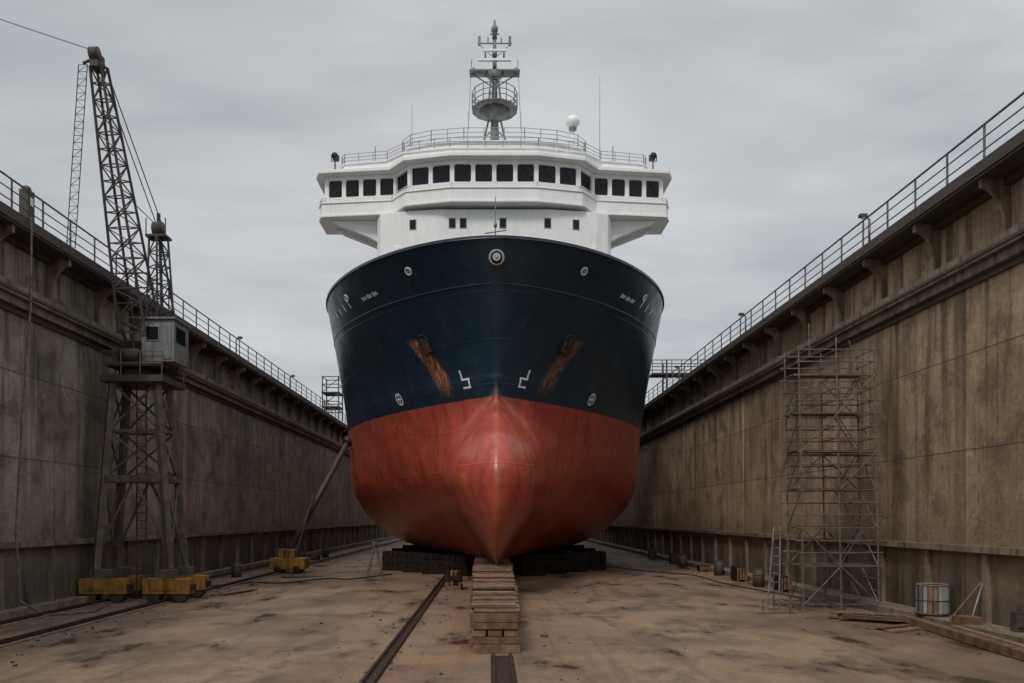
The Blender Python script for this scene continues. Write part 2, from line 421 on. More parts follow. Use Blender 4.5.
WB=[(1.3,.10),(1.8,.45),(2.6,1.0),(3.8,1.8),(5.2,2.35),(6.6,2.2),(8.0,1.4),(9.2,.5),(10.2,0)]
def Ys(z): return interp(z,YB)
def Y0(z): return Ys(z) if z>=10.2 else 38.03+(10.2-z)*.10+.02*(10.2-z)**2
def bb(z,Y):
    s=Y-Y0(z); k=(z-ZB)/(ZT-ZB)
    L=25-11*k
    qx=1.35-.70*k-.10*k*k
    if z<9.5: qx+=.30*((9.5-z)/8.2)**1.2
    Bz=BM if z>6.0 else 5.6+(BM-5.6)*(max(0,1-((6.0-z)/4.7)**2))**.55
    if s<=0: b=0
    elif s>=L: b=Bz
    else: b=Bz*(1-(1-s/L)**1.78)**qx
    if z<10.2:
        s2=Y-Ys(z); w=max(0,interp(z,WB)); t=min(1,max(0,s2)/7.0)
        b2=w*(max(0,1-(1-t)**2))**.60
        p=1.95
        b=(b**p+b2**p)**(1/p)
        if b>Bz: b=Bz
    if Y>112: b*=1-.3*((Y-112)/18)**2
    return b
def HP(side,z,Y,off=0):
    b=bb(z,Y); p=Vector((CX+side*b,Y,z))
    if off==0: return p
    e=.02
    dy=Vector((side*(bb(z,Y+e)-bb(z,max(Ys(z)+1e-4,Y-e))),Y+e-max(Ys(z)+1e-4,Y-e),0)); dz=Vector((side*(bb(z+e,Y)-bb(z-e,Y)),0,2*e))
    n=dy.cross(dz)
    if n.x*side<0: n=-n
    return p+n.normalized()*off
def frame(side,z,Y):
    e=.05; p=HP(side,z,Y); dy=HP(side,z,Y+e)-HP(side,z,Y-e); dz=HP(side,z+e,Y)-HP(side,z-e,Y)
    n=dy.cross(dz); 
    if n.x*side<0: n=-n
    n.normalize(); xa=(dy*side).normalized(); ya=n.cross(xa).normalized()
    Mx=Matrix((xa,ya,n)).transposed().to_4x4(); Mx.translation=p
    return Mx,(2*e)/dy.length
def findY(z,b):
    lo=Y0(z); hi=lo+25
    for _ in range(50):
        m_=(lo+hi)/2
        if bb(z,m_)<b: lo=m_
        else: hi=m_
    return lo
ship=empty('cargo_ship')
h=MB()
zs=[ZB+(4.8-ZB)*(1-math.cos(math.pi/2*i/22)) for i in range(22)]+[4.8+(ZT-4.8)*i/80 for i in range(81)]
NS=96; us=[30*((i/NS)**2.1) for i in range(NS+1)]
for side in(-1,1):
    vs=[]
    for z in zs:
        ys=Ys(z)
        for s in us: vs.append(HP(side,z,ys+s))
        y30=ys+30
        for i in range(1,21): vs.append(HP(side,z,y30+(YE-y30)*i/20))
    W=NS+21; fs=[]
    for r in range(len(zs)-1):
        for c in range(W-1):
            f=(r*W+c,r*W+c+1,(r+1)*W+c+1,(r+1)*W+c); fs.append(f if side>0 else f[::-1])
    h.add(vs,fs,'hull',True)
    if side<0: bl=vs[:W]; tl=vs[-W:]; trl=[vs[r*W+W-1] for r in range(len(zs))]
    else: br=vs[:W]; tr=vs[-W:]; trr=[vs[r*W+W-1] for r in range(len(zs))]
W=len(bl)
h.add(bl+br,[(i,i+1,W+i+1,W+i) for i in range(W-1)],'hull')
n=len(trl); h.add(trl+trr,[(i,n+i,n+i+1,i+1) for i in range(n-1)],'hull')
h.obj('hull',ship)
def offcurve(z,d):
    ss=[90*((i/110)**2.2) for i in range(111)]; out=[]
    for s in ss:
        Y=Ys(z)+s; e=.01
        b=bb(z,Y); db=(bb(z,Y+e)-bb(z,max(Ys(z),Y-e)))/((Y+e)-max(Ys(z),Y-e))
        t=Vector((db,1)).normalized(); nrm=Vector((t.y,-t.x))
        out.append((max(0,b+nrm.x*d),Y+nrm.y*d))
    return out
b_=MB(); oc=offcurve(ZT,.06); ic=offcurve(ZT,-.20); dc=offcurve(15.1,-.22)
n=len(oc)
for side in(-1,1):
    g=lambda c,z:[Vector((CX+side*x,y,z)) for x,y in c]
    vs=g(oc,ZT-.04)+g(oc,ZT+.09)+g(ic,ZT+.09)+g(dc,15.1)
    fs=[(k*n+i,k*n+i+1,(k+1)*n+i+1,(k+1)*n+i) for i in range(n-1) for k in range(3)]
    b_.add(vs,fs,'hull')
b_.add([Vector((CX-x,y,15.1)) for x,y in dc]+[Vector((CX+x,y,15.1)) for x,y in dc],[(i,n+i,n+i+1,i+1) for i in range(n-1)],'deck')
b_.obj('bulwark_and_deck',ship)
st=MB()
for side in(-1,1):
    ys=[Ys(14.3)+.02+60*((i/90)**2.2) for i in range(91)]
    pts=[HP(side,14.3,y,.0) for y in ys]
    for a,c in zip(pts,pts[1:]): st.beam(a,c,.03,'hull',6,caps=False)
st.obj('rubbing_strake',ship)
mk=MB()
def patch(side,z,Y,a0,a1,c0,c1,k='white2',off=.018):
    Mx,fac=frame(side,z,Y); na=max(1,int(abs(a1-a0)/.1)+1); nc=max(1,int(abs(c1-c0)/.15)+1)
    vs=[];fs=[]
    for i in range(nc+1):
        for j in range(na+1):
            a=a0+(a1-a0)*j/na; c=c0+(c1-c0)*i/nc
            vs.append(HP(side,z+c,Y+side*a*fac,off))
    for i in range(nc):
        for j in range(na): fs.append((i*(na+1)+j,i*(na+1)+j+1,(i+1)*(na+1)+j+1,(i+1)*(na+1)+j))
    mk.add(vs,fs,k)
def bulb_mark(side,z,Y,flip=False):
    f=-1 if flip else 1; w=.56; t=.11
    def P(a0,a1,c0,c1): patch(side,z,Y,*sorted((f*a0,f*a1)),c0,c1)
    P(-w/2,-w/2+t,-.02,.50); P(-w/2+t,w/2,-.02,.08); P(w/2-t,w/2,-.42,-.02); P(-w/2+.02,w/2-t,-.42,-.32)
bulb_mark(-1,10.25,findY(10.25,1.5)); bulb_mark(1,10.25,findY(10.25,1.35),flip=True)
for side in(-1,1):
    z=9.95; Y=findY(z,5.25)
    Mx,f=frame(side,z,Y)
    for k in range(14):
        a=2*math.pi*k/14; a2=2*math.pi*(k+1)/14
        vs=[HP(side,z+r*math.sin(t_),Y+side*f*r*math.cos(t_),.018) for r,t_ in((.26,a),(.34,a),(.34,a2),(.26,a2))]
        mk.add(vs,[(0,1,2,3)],'white2')
    patch(side,z,Y,-.05,.05,-.24,.24); patch(side,z,Y,-.24,-.05,-.05,.05); patch(side,z,Y,.05,.24,-.05,.05)
    z=14.9; Y=findY(z,6.5 if side<0 else 6.9); x=-.8; random.seed(3)
    for chn in range(11):
        wd=.11
        if chn in(3,7): x+=.10; continue
        hh=random.choice([.09,.10,.075])
        patch(side,z,Y,x,x+wd,-hh,hh)
        x+=.155
    for k in range(9):
        patch(side,15.0,43.2+k*.75,-.07,.07,-.18,.18,'white2')
mk.obj('hull_markings',ship)
ch=MB()
for side,b0,z in((-1,4.2,15.3),(1,4.2,15.3),(-1,8.0,15.3),(1,8.0,15.3)):
    Mx,f=frame(side,z,findY(z,b0)); c=Mx.translation; nrm=Vector(Mx.col[2][:3])
    ch.ring(c+nrm*.02,.17,.05,nrm,'white2'); ch.ball(c-nrm*.1,.16,'greyp',1,10)
p=Vector((CX,Ys(15.3)-.1,15.3)); nn=Vector((0,-1,-.15))
ch.ring(p,.31,.06,nn,'greyp'); ch.beam(p+Vector((0,.25,0)),p+Vector((0,-.03,0)),.29,'black',20); ch.ring(p+Vector((0,-.05,0)),.14,.035,nn,'white2')
ch.ball(p+Vector((0,-.02,0)),.11,'greyp',1,10)
ch.obj('fairleads',ship)
for side in(-1,1):
    a=MB(); z=12.25; Y=findY(z,3.6); Mx,f=frame(side,z,Y)
    R=Mx@Matrix.Rotation(math.radians(-12*side),4,'Z')@Matrix.Scale(.70,4)
    pts=[]
    for k in range(24):
        t=2*math.pi*k/24; pts.append(R@Vector((.50*math.cos(t),.62*math.sin(t)+.05,.04)))
    for u,v in zip(pts,pts[1:]+pts[:1]): a.beam(u,v,.035,'hull',6)
    a.add([R@Vector((.5*math.cos(2*math.pi*k/24),.62*math.sin(2*math.pi*k/24)+.05,.05)) for k in range(24)],[tuple(range(24))],'black')
    a.box(-.10,.10,-.55,.45,.08,.26,'anchor',R)
    a.box(-.5,.5,-.72,-.46,.06,.34,'anchor',R)
    for sx in(-1,1):
        vs=[R@Vector(v) for v in((sx*.5,-.66,.08),(sx*.28,-.6,.08),(sx*.36,.28,.16),(sx*.5,-.66,.3),(sx*.28,-.6,.3),(sx*.38,.26,.24),(sx*.62,-.1,.2))]
        a.add(vs,[(0,1,2),(3,5,4),(0,3,4,1),(1,4,5,2),(0,2,6),(2,5,6),(5,3,6),(3,0,6)],'anchor')
    a.obj('anchor_%d'%(1 if side<0 else 2),ship)

# superstructure
sp=MB()
def off(poly,d):
    n=len(poly); out=[]
    for i in range(n):
        p0=Vector(poly[i-1]);p1=Vector(poly[i]);p2=Vector(poly[(i+1)%n])
        e1=(p1-p0).normalized();e2=(p2-p1).normalized(); n1=Vector((e1.y,-e1.x));n2=Vector((e2.y,-e2.x))
        bs=(n1+n2); bs=bs/ max(.2,bs.length_squared)*2
        v=p1+bs*d; out.append((v.x,v.y))
    return out
def sym(half):
    r=[(CX+x,y) for x,y in half]; l=[(CX-x,y) for x,y in half][::-1]
    return l+r
house=sym([(4.0,57.35),(7.4,57.9),(8.3,58.4),(8.65,59.3),(8.65,82)])
sp.prism(house,15.0,25.6,'white')
sp.prism(off(house,.06),22.2,22.28,'white')
bridge=sym([(3.0,57.0),(6.1,57.75),(7.3,59.3),(12.5,59.9),(12.7,60.4),(12.7,62.6)])
sp.prism(off(bridge,.50),25.80,25.98,'white')
sp.prism(off(bridge,.42),25.98,26.80,'white')
sp.prism(off(bridge,.5),26.80,26.88,'white')
sp.prism(off(bridge,.06),26.88,27.38,'white')
sp.prism(off(bridge,-.10),27.38,28.68,'glass')
sp.prism(off(bridge,.06),28.68,28.98,'white')
sp.prism(off(bridge,.70),28.98,29.25,'white')
tier=sym([(3.2,57.6),(6.6,58.4),(8.0,59.7),(11.3,60.3),(11.6,60.8),(11.6,62.5)])
sp.prism(tier,29.25,30.05,'white')
sp.prism(off(tier,.12),30.05,30.12,'white')
cap=sym([(2.2,58.1),(4.6,58.5),(6.2,59.2),(6.9,60.2),(6.9,68)])
sp.prism(cap,30.12,30.75,'white'); sp.prism(off(cap,.15),30.75,30.85,'white')
for s in(-1,1):
    for y0 in(60.0,61.9):
        pr=[(CX+s*8.64,25.79),(CX+s*8.64,24.1),(CX+s*9.3,24.5),(CX+s*11.6,25.4),(CX+s*12.2,25.79)]
        sp.prismy(pr if s<0 else pr[::-1],y0,y0+.5,'white')
sp.obj('superstructure',ship,.04)
mu=MB()
P=off(bridge,.0)
def mull(a,b,cnt,wd=.15):
    a=Vector(a);b=Vector(b)
    for i in range(cnt+1):
        p=a.lerp(b,i/cnt); d=(b-a).normalized(); ang=math.atan2(d.y,d.x)
        Mx=Matrix.Translation((p.x,p.y,0))@Matrix.Rotation(ang,4,'Z')
        mu.box(-wd,wd,-.05,.14,27.38,28.68,'white',Mx)
        if i<cnt:
            q0=a.lerp(b,i/cnt); q1=a.lerp(b,(i+1)/cnt); L=(q1-q0).length
            M2=Matrix.Translation((q0.x,q0.y,0))@Matrix.Rotation(ang,4,'Z')
            for cxx,sx in((wd,1),(L-wd,-1)):
                for cz,sz in((27.38,1),(28.68,-1)):
                    r=.2; pts=[(cxx,cz)]+[(cxx+sx*r*(1-math.sin(t)),cz+sz*r*(1-math.cos(t))) for t in [math.pi/2*k/4 for k in range(5)]]
                    vs=[M2@Vector((x,.0,z)) for x,z in pts]
                    mu.add(vs,[tuple(range(6))],'white')
            mu.beam(M2@Vector((L*.35,-.0,28.6)),M2@Vector((L*.62,.03,27.9)),.018,'black',4)
n=len(P)
for i in range(n):
    a,b=P[i],P[(i+1)%n]; L=(Vector(b)-Vector(a)).length
    if L<.8 or min(a[1],b[1])>62.4: continue
    if a[1]>60.3 and b[1]>60.3 : c=1
    elif abs(L-6)<.3: c=4
    else: c=max(1,round(L/1.55))
    if L>4.5 and a[1]<60 and b[1]<60 and abs(L-6)>.3: c=4 if L<5.5 else 5
    mull(a,b,c)
mu.obj('bridge_window_frames',ship)
sw=MB()
for px in(412,452,463,503,548,577):
    X=(px-490)*57/800; yy=57.35 if abs(X-CX)<4 else 57.35+(abs(X-CX)-4)*.162
    ang=0 if abs(X-CX)<4 else math.copysign(.16,X-CX)
    Mx=Matrix.Translation((X,yy,24.6))@Matrix.Rotation(ang,4,'Z')
    sw.box(-.26,.26,-.03,.05,-.38,.38,'greyp',Mx); sw.box(-.21,.21,-.045,.05,-.33,.33,'glass',Mx)
for X,z in((-7.0,22.9),(7.2,22.9),(-2,23.2),(3.4,23.1)):
    sw.box(CX+X-.15,CX+X+.15,57.2+abs(X)*.07,57.9,z-.12,z+.12,'white')
sw.obj('house_windows',ship,.01)
rl=MB()
def polyrail(pts,z,h=1.0,sp_=1.3,closed=False,rad=.028,k='white'):
    pts=[Vector((p[0],p[1],0)) for p in pts]
    if closed: pts=pts+[pts[0]]
    for a,b in zip(pts,pts[1:]):
        L=(b-a).length; c=max(1,round(L/sp_))
        for i in range(c+1):
            p=a.lerp(b,i/c); rl.beam((p.x,p.y,z),(p.x,p.y,z+h),rad,k,5)
        for t in(1,.66,.33): rl.beam((a.x,a.y,z+h*t),(b.x,b.y,z+h*t),rad*.8,k,5)
polyrail(off(cap,.0),30.85,.95,closed=True,k='greyp'); polyrail(off(tier,-.05),30.12,.75,closed=True,k='greyp')
polyrail(off(bridge,.42),26.88,.35,closed=True,rad=.03)
rl.obj('deck_railings',ship)
g=MB()
g.beam((6.2,60,30.85),(6.2,60,32.7),.1,'white',8); g.ball((6.2,60,33.15),.52,'white',.95,16); g.beam((6.2,60,32.55),(6.2,60,32.8),.3,'greyp',12)
g.beam((8.3,60.5,30.1),(8.3,60.5,37.0),.03,'mast',5,r2=.012); g.beam((-5.9,60.5,30.8),(-5.9,60.5,34.8),.03,'mast',5,r2=.012)
for X in(-11.7,12.3):
    g.beam((X,60.4,29.3),(X,60.4,30.7),.08,'mast',8); g.beam((X,60.2,30.75),(X,60.75,30.75),.25,'dark',14); g.beam((X,60.13,30.75),(X,60.2,30.75),.2,'glass',14)
    g.beam((X-.28,60.45,30.4),(X-.28,60.45,30.9),.04,'mast'); g.beam((X+.28,60.45,30.4),(X+.28,60.45,30.9),.04,'mast'); g.beam((X-.28,60.45,30.42),(X+.28,60.45,30.42),.04,'mast')
for X in(-8.6,-3.1,3.6,9.2): g.beam((X,59.9 if abs(X)>7 else 58.6,30.1),(X,59.9 if abs(X)>7 else 58.6,31.3),.035,'mast'); 
g.box(3.2,4.6,61,62.5,30.85,31.6,'white'); g.box(-4.6,-3.4,61,62.5,30.85,31.4,'white')
g.obj('roof_equipment',ship)
mm=MB(); mx,my=.35,60.5
mm.beam((mx,my,30.85),(mx,my,34.3),.42,'mast',8,r2=.26)
for s in(-1,1):
    mm.beam((mx+s*1.2,my+1.0,30.85),(mx+s*.3,my,34.2),.07,'mast'); mm.beam((mx+s*.75,my+.5,32.5),(mx,my,32.9),.05,'mast')
mm.beam((mx,my,33.45),(mx,my,34.25),.35,'mast',10,r2=1.2)
mm.beam((mx,my,34.25),(mx,my,34.35),1.75,'mast',12)
for k in range(12):
    t=2*math.pi*k/12; t2=t+2*math.pi/12; r=1.7
    a=(mx+r*math.cos(t),my+r*math.sin(t)); b=(mx+r*math.cos(t2),my+r*math.sin(t2))
    mm.beam((*a,34.35),(*a,35.6),.04,'mast',5)
    for z in(34.75,35.15,35.6): mm.beam((*a,z),(*b,z),.03,'mast',5)
mm.beam((mx,my,34.37),(mx,my,39.9),.24,'mast',8,r2=.12)
mm.lattice((mx,my-.1,34.4),(mx,my,37.2),1.0,.5,4,.04,'mast')
mm.beam((mx,my,36.4),(mx,my,37.05),.2,'mast',8,r2=.75)
mm.box(mx-1.9,mx+1.9,my-.5,my+.5,37.05,37.14,'mast')
for s in(-1,1):
    mm.beam((mx+s*1.8,my,37.1),(mx+s*.2,my,36.1),.05,'mast')
    mm.beam((mx+s*1.75,my,37.15),(mx+s*1.75,my,38.1),.03,'mast'); mm.ball((mx+s*1.6,my,37.35),.14,'mast',1.3,8)
    mm.beam((mx+s*2.0,my+.4,33.0),(mx+s*1.8,my,37.1),.018,'mast',4); mm.beam((mx+s*2.1,my+.4,31),(mx+s*2.0,my+.4,34.4),.018,'mast',4)
mm.box(mx-1.25,mx+1.25,my-.75,my-.55,37.65,37.82,'white'); mm.beam((mx,my-.6,37.15),(mx,my-.6,37.65),.14,'mast',8)
mm.box(mx-.9,mx+.9,my-.35,my-.2,38.6,38.75,'white'); mm.beam((mx,my-.2,38.3),(mx,my-.2,38.6),.2,'mast',8)
mm.beam((mx-1.3,my,39.35),(mx+1.3,my,39.35),.06,'mast')
mm.beam((mx-.8,my,38.2),(mx+.8,my,38.2),.05,'mast')
for s in(-1,1):
    mm.box(mx+s*1.15-.1,mx+s*1.15+.1,my-.1,my+.1,39.2,39.85,'mast'); mm.beam((mx+s*.7,my,38.2),(mx+s*.7,my,38.7),.07,'mast',8)
    mm.beam((mx+s*.5,my,39.35),(mx+s*.5,my,39.8),.05,'mast'); mm.beam((mx+s*1.2,my,39.3),(mx+s*.1,my,38.3),.025,'mast')
mm.beam((mx,my,39.7),(mx,my,41.1),.2,'mast',8,r2=.08); mm.ball((mx,my,40.4),.27,'mast',1.3,10); mm.beam((mx-.35,my,40.05),(mx+.35,my,40.05),.06,'mast')
mm.obj('radar_mast',ship)
j=MB(); j.beam((CX-.05,36.9,15.0),(CX-.05,36.9,18.3),.045,'mast',6,r2=.02); j.beam((CX-.55,36.9,16.6),(CX+.45,36.9,16.75),.03,'mast'); j.beam((CX-.05,36.9,16.9),(CX-.05,36.9,17.1),.08,'mast',8)
j.obj('jackstaff',ship)
f=MB()
f.prism(sym([(.01,96),(3,96.2),(3.2,97),(3.2,104)]),15,27,'white')
f.prism(sym([(8,82),(9,82.1),(9,110)]),15.0,18.5,'white'); f.obj('aft_house_and_funnel',ship)

# ------------------------------------------------------------------ crane
cr=empty('harbour_crane')
c=MB()
base=[(-16.3,33.1),(-13.25,33.1),(-13.25,34.9),(-16.3,34.9)]
top=[(-15.8,33.5),(-13.95,33.5),(-13.95,34.8),(-15.8,34.8)]
def lerp2(t): return [tuple(base[i][k]*(1-t)+top[i][k]*t for k in(0,1)) for i in range(4)]
z0,z1=1.1,9.15
def at(i,t): p=lerp2(t)[i]; return (p[0],p[1],z0+(z1-z0)*t)
for i in range(4): c.sq(at(i,0),at(i,1),.26,.26,'craneleg')
for t,w in((.5,.26),(.75,.10)):
    for i in range(4): c.sq(at(i,t),at((i+1)%4,t),w,w*1.1,'craneleg')
for t0,t1 in((.02,.5),(.5,.75),(.75,1)):
    for i in range(4):
        if t0<.1 and i in(0,2):
            mid=[(a+b)/2 for a,b in zip(at(i,.5),at((i+1)%4,.5))]
            c.beam(at(i,t0+.1),mid,.06,'craneleg'); c.beam(at((i+1)%4,t0+.1),mid,.06,'craneleg')
        else:
            c.beam(at(i,t0),at((i+1)%4,t1),.05,'craneleg'); c.beam(at((i+1)%4,t0),at(i,t1),.05,'craneleg')
for dx in(-.2,.2): c.beam((-14.9+dx,34.2,.1),(-14.9+dx,34.2,9.2),.035,'crane')
z=.4
while z<9: c.beam((-15.1,34.2,z),(-14.7,34.2,z),.02,'crane',4); z+=.33
c.obj('portal_legs',cr)
bg=MB()
for X in(-15.9,-13.3):
    for Y in(33.1,34.9):
        bg.box(X-.95,X+.95,Y-.34,Y+.34,.36,.98,'yellow')
        bg.box(X-.32,X+.32,Y-.28,Y+.28,.98,1.35,'craneleg')
        for dx in(-.55,.55):
            bg.beam((X+dx,Y-.28,.30),(X+dx,Y+.28,.30),.29,'dark',14)
        bg.box(X-1.1,X-.95,Y-.15,Y+.15,.5,.75,'black'); bg.box(X+.95,X+1.1,Y-.15,Y+.15,.5,.75,'black')
        bg.box(X-.6,X+.6,Y-.36,Y-.34,.5,.85,'yellow')
bg.obj('bogies',cr,.03)
u=MB()
u.box(-16.15,-13.55,33.1,35.6,9.15,9.42,'crane')
u.beam((-15,34.4,9.42),(-15,34.4,9.8),.9,'crane',20)
u.box(-16.0,-13.6,33.2,35.8,9.8,9.98,'crane')
u.box(-15.9,-15.1,34.4,35.7,9.98,11.1,'crane')
u.beam((-15.5,33.6,10.3),(-14.7,33.6,10.3),.3,'dark',12); u.box(-15.8,-15.5,33.4,33.9,9.98,10.6,'crane')
for x,y in((-16.1,33.15),(-15.3,33.15),(-14.5,33.15),(-13.6,33.15),(-16.1,34.4),(-16.1,35.5),(-13.6,35.5)):
    u.beam((x,y,9.42),(x,y,10.4),.025,'rail')
for z in(9.9,10.4):
    u.beam((-16.1,33.15,z),(-13.6,33.15,z),.02,'rail'); u.beam((-16.1,33.15,z),(-16.1,35.5,z),.02,'rail')
u.obj('slewing_platform',cr)
cb=MB(); cb.box(-14.5,-13.15,33.3,34.9,10.0,11.75,'cab'); cb.box(-14.58,-13.07,33.2,35.0,11.75,11.83,'cab')
cb.box(-14.35,-13.75,33.27,33.31,10.85,11.5,'cab'); cb.box(-14.3,-13.8,33.26,33.28,10.9,11.45,'glass'); cb.box(-13.6,-13.25,33.27,33.31,10.1,11.5,'cab')
cb.box(-13.17,-13.13,33.5,34.5,10.85,11.5,'glass')
cb.obj('operator_cab',cr,.02)
bo=MB(); foot=Vector((-14.75,34.2,10.0)); tip=Vector((-15.22,31.0,21.35))
q1=foot.lerp(tip,.12)
bo.lattice(q1,foot.lerp(tip,.97),1.2,.45,17,.055,'crane',.028)
for dx in(-.55,.55): bo.beam(foot+Vector((dx*.7,0,0)),q1+Vector((dx,.5,0)),.07,'crane'); bo.beam(foot+Vector((dx*.7,0,0)),q1+Vector((dx,-.5,0)),.07,'crane')
bo.box(tip.x-.15,tip.x+.15,tip.y-.3,tip.y+.3,tip.z-.5,tip.z+.1,'dark'); bo.beam(tip+Vector((-.16,-.2,.0)),tip+Vector((.16,-.2,.0)),.25,'dark',14)
bo.beam(tip+Vector((0,0,.0)),tip+Vector((-.55,0,-.25)),.06,'dark')
bo.obj('boom',cr)
ma=MB(); ap=Vector((-14.5,35.0,16.2))
ma.lattice((-14.35,34.9,9.98),(-14.5,35,15.7),.95,.55,9,.05,'crane',.028)
ma.beam((-13.6,35.6,10),ap,.05,'crane'); ma.box(ap.x-.45,ap.x+.45,ap.y-.35,ap.y+.35,15.7,15.8,'crane')
for dx in(-.42,.42): ma.beam((ap.x+dx,ap.y-.3,15.8),(ap.x+dx,ap.y-.3,16.5),.025,'crane')
ma.beam((ap.x-.2,ap.y,16.1),(ap.x+.2,ap.y,16.1),.32,'dark',12); ma.beam((ap.x,ap.y,15.8),(ap.x,ap.y,16.8),.08,'dark')
ma.obj('luffing_mast',cr)
ro=MB()
for dx in(-.12,.12): ro.beam(tip+Vector((dx,.2,.0)),ap+Vector((dx,0,.2)),.022,'dark',4)
ro.beam(ap,foot+Vector((.2,1.3,.2)),.022,'dark',4)
ro.beam(foot.lerp(tip,.6)+Vector((0,.3,0)),ap,.018,'dark',4)
A=tip+Vector((-.55,0,-.3)); Bp=Vector((-16.35,31.2,14.0))
for dx in(-.17,.17): ro.beam(A+Vector((dx,0,0)),Bp+Vector((dx,0,0)),.018,'crane',4)
for i in range(26):
    p=A.lerp(Bp,i/26); p2=A.lerp(Bp,(i+1)/26); ro.beam(p+Vector((-.17,0,0)),p+Vector((.17,0,0)),.012,'crane',4); 
    s=1 if i%2 else -1; ro.beam(p+Vector((-.17*s,0,0)),p2+Vector((.17*s,0,0)),.010,'crane',4)
E=Vector((-45,33,36)); prev=tip+Vector((0,0,.2))
for i in range(1,21):
    t=i/20; p=(tip+Vector((0,0,.2))).lerp(E,t)-Vector((0,0,1.2*math.sin(math.pi*t))); ro.beam(prev,p,.016,'dark',4); prev=p
ro.obj('cables',cr)
fm=MB(); fm.lattice((-45,33,13.86),(-45,33,36.2),1.6,.7,16,.07,'crane'); fm.box(-46.2,-43.8,32.7,33.3,35.8,36.5,'dark'); fm.obj('floodlight_mast')

# ------------------------------------------------------------------ scaffold tower (right)
random.seed(11)
sc=MB(); x0,x1=11.65,14.45; ya,yb=29.7,31.1; levels=[.15+i*1.42 for i in range(7)]
xs=[x0,x0+1.4,x1]; TP=9.9
ln=lambda z:-.02*z
def sb(a,b,r,n=6): sc.beam((a[0]+ln(a[2]),a[1],a[2]),(b[0]+ln(b[2]),b[1],b[2]),r,'galv',n)
for X in xs:
    for Y in(ya,yb):
        sb((X,Y,.06),(X,Y,TP+random.uniform(-.3,.35)),.032); sc.box(X-.12,X+.12,Y-.12,Y+.12,0.0,.06,'galv')
for i,z in enumerate(levels):
    zz=z+.12
    for Y in(ya,yb):
        for dz in((0,.5,.95) if i else (0,)): 
            if zz+dz<9.9: sb((x0-random.uniform(.05,.3),Y,zz+dz),(x1+random.uniform(.05,.2),Y,zz+dz),.024)
    for X in xs:
        for dz in(0,.5,.95):
            if zz+dz<9.9: sb((X,ya,zz+dz),(X,yb,zz+dz),.022)
    if i>0:
        yy=ya+.08
        while yy<yb-.2:
            if random.random()<.75: sc.box(x0-.1+random.uniform(-.15,.1)+ln(zz),x1+random.uniform(-.5,.05)+ln(zz),yy,yy+.26,zz+.03,zz+.065,'plank')
            yy+=.3
    if i<6:
        zt=levels[i+1]+.12
        for (a,b) in((0,1),(1,2)):
            X0,X1=xs[a],xs[b]
            if (i+a)%2: X0,X1=X1,X0
            if (i+a)%3!=2: sb((X0,ya-.05,zz),(X1,ya-.05,zt),.024)
            if i%2: sb((X1,yb+.05,zz),(X0,yb+.05,zt),.024)
        sb((x1,ya,zz),(x1,yb,zt),.022); sb((x0,yb,zz),(x0,ya,zt),.022)
        lx0,lx1=(x0+1.6,x0+2.5) if i%2 else (x0+2.5,x0+1.6)
        for dy in(.5,.85): sb((lx0,ya+dy,zz),(lx1,ya+dy,zt),.02)
        for k in range(5):
            t=(k+.5)/5; sb((lx0+(lx1-lx0)*t,ya+.5,zz+(zt-zz)*t),(lx0+(lx1-lx0)*t,ya+.85,zz+(zt-zz)*t),.016,4)
for X in(x0,x1): sb((X,yb,5.9),(XR,yb,5.9),.024)
sb((x0+.4,ya,9.5),(x0+.4,ya,10.7),.025); sb((x1,yb,9.5),(x1-.3,yb,10.4),.022)
sc.obj('scaffold_tower')

def stepladder(x,y,h,name,ang=0,w=.5):
    m=MB(); Mx=Matrix.Translation((x,y,0))@Matrix.Rotation(ang,4,'Z')
    T=lambda a,b,c_:Mx@Vector((a,b,c_))
    sp_=h*.22
    for s in(-1,1):
        m.beam(T(-sp_,s*w/2,0),T(0,s*w*.35,h),.03,'galv'); m.beam(T(sp_,s*w/2,0),T(0,s*w*.35,h),.03,'galv')
    k=.3
    while k<h-.1:
        t=k/h; m.beam(T(-sp_*(1-t),-w/2*(1-.3*t),k),T(-sp_*(1-t),w/2*(1-.3*t),k),.022,'galv'); k+=.3
    m.beam(T(-sp_*.6,0,h*.4),T(sp_*.6,0,h*.4),.02,'galv'); m.box(-.15,.15,-.2,.2,h,h+.04,'galv',Mx)
    return m.obj(name,)
m=MB()
Y=29.3
for dx in(0,.42):
    m.beam((10.15+dx,Y-.1*dx,0),(10.75+dx*.6,Y+1.0,3.15),.032,'galv')
for k in range(10):
    t=(k+.5)/10; m.beam((10.15+.6*t,Y+1.0*t,3.15*t),(10.57+.43*t,Y+1.0*t,3.15*t),.022,'galv')
m.beam((10.75,Y+1,3.1),(11.1,Y+2,0),.03,'galv'); m.beam((9.8,Y-.1,.03),(11.2,Y-.1,.03),.04,'galv'); m.beam((10.0,Y,.05),(10.0,Y,.5),.03,'galv'); m.beam((11.0,Y,.05),(11.0,Y,.5),.03,'galv'); m.beam((10,Y,.5),(11,Y,.5),.025,'galv')
m.obj('access_ladder')
stepladder(-6.4,44.5,2.1,'step_ladder',0,.8)

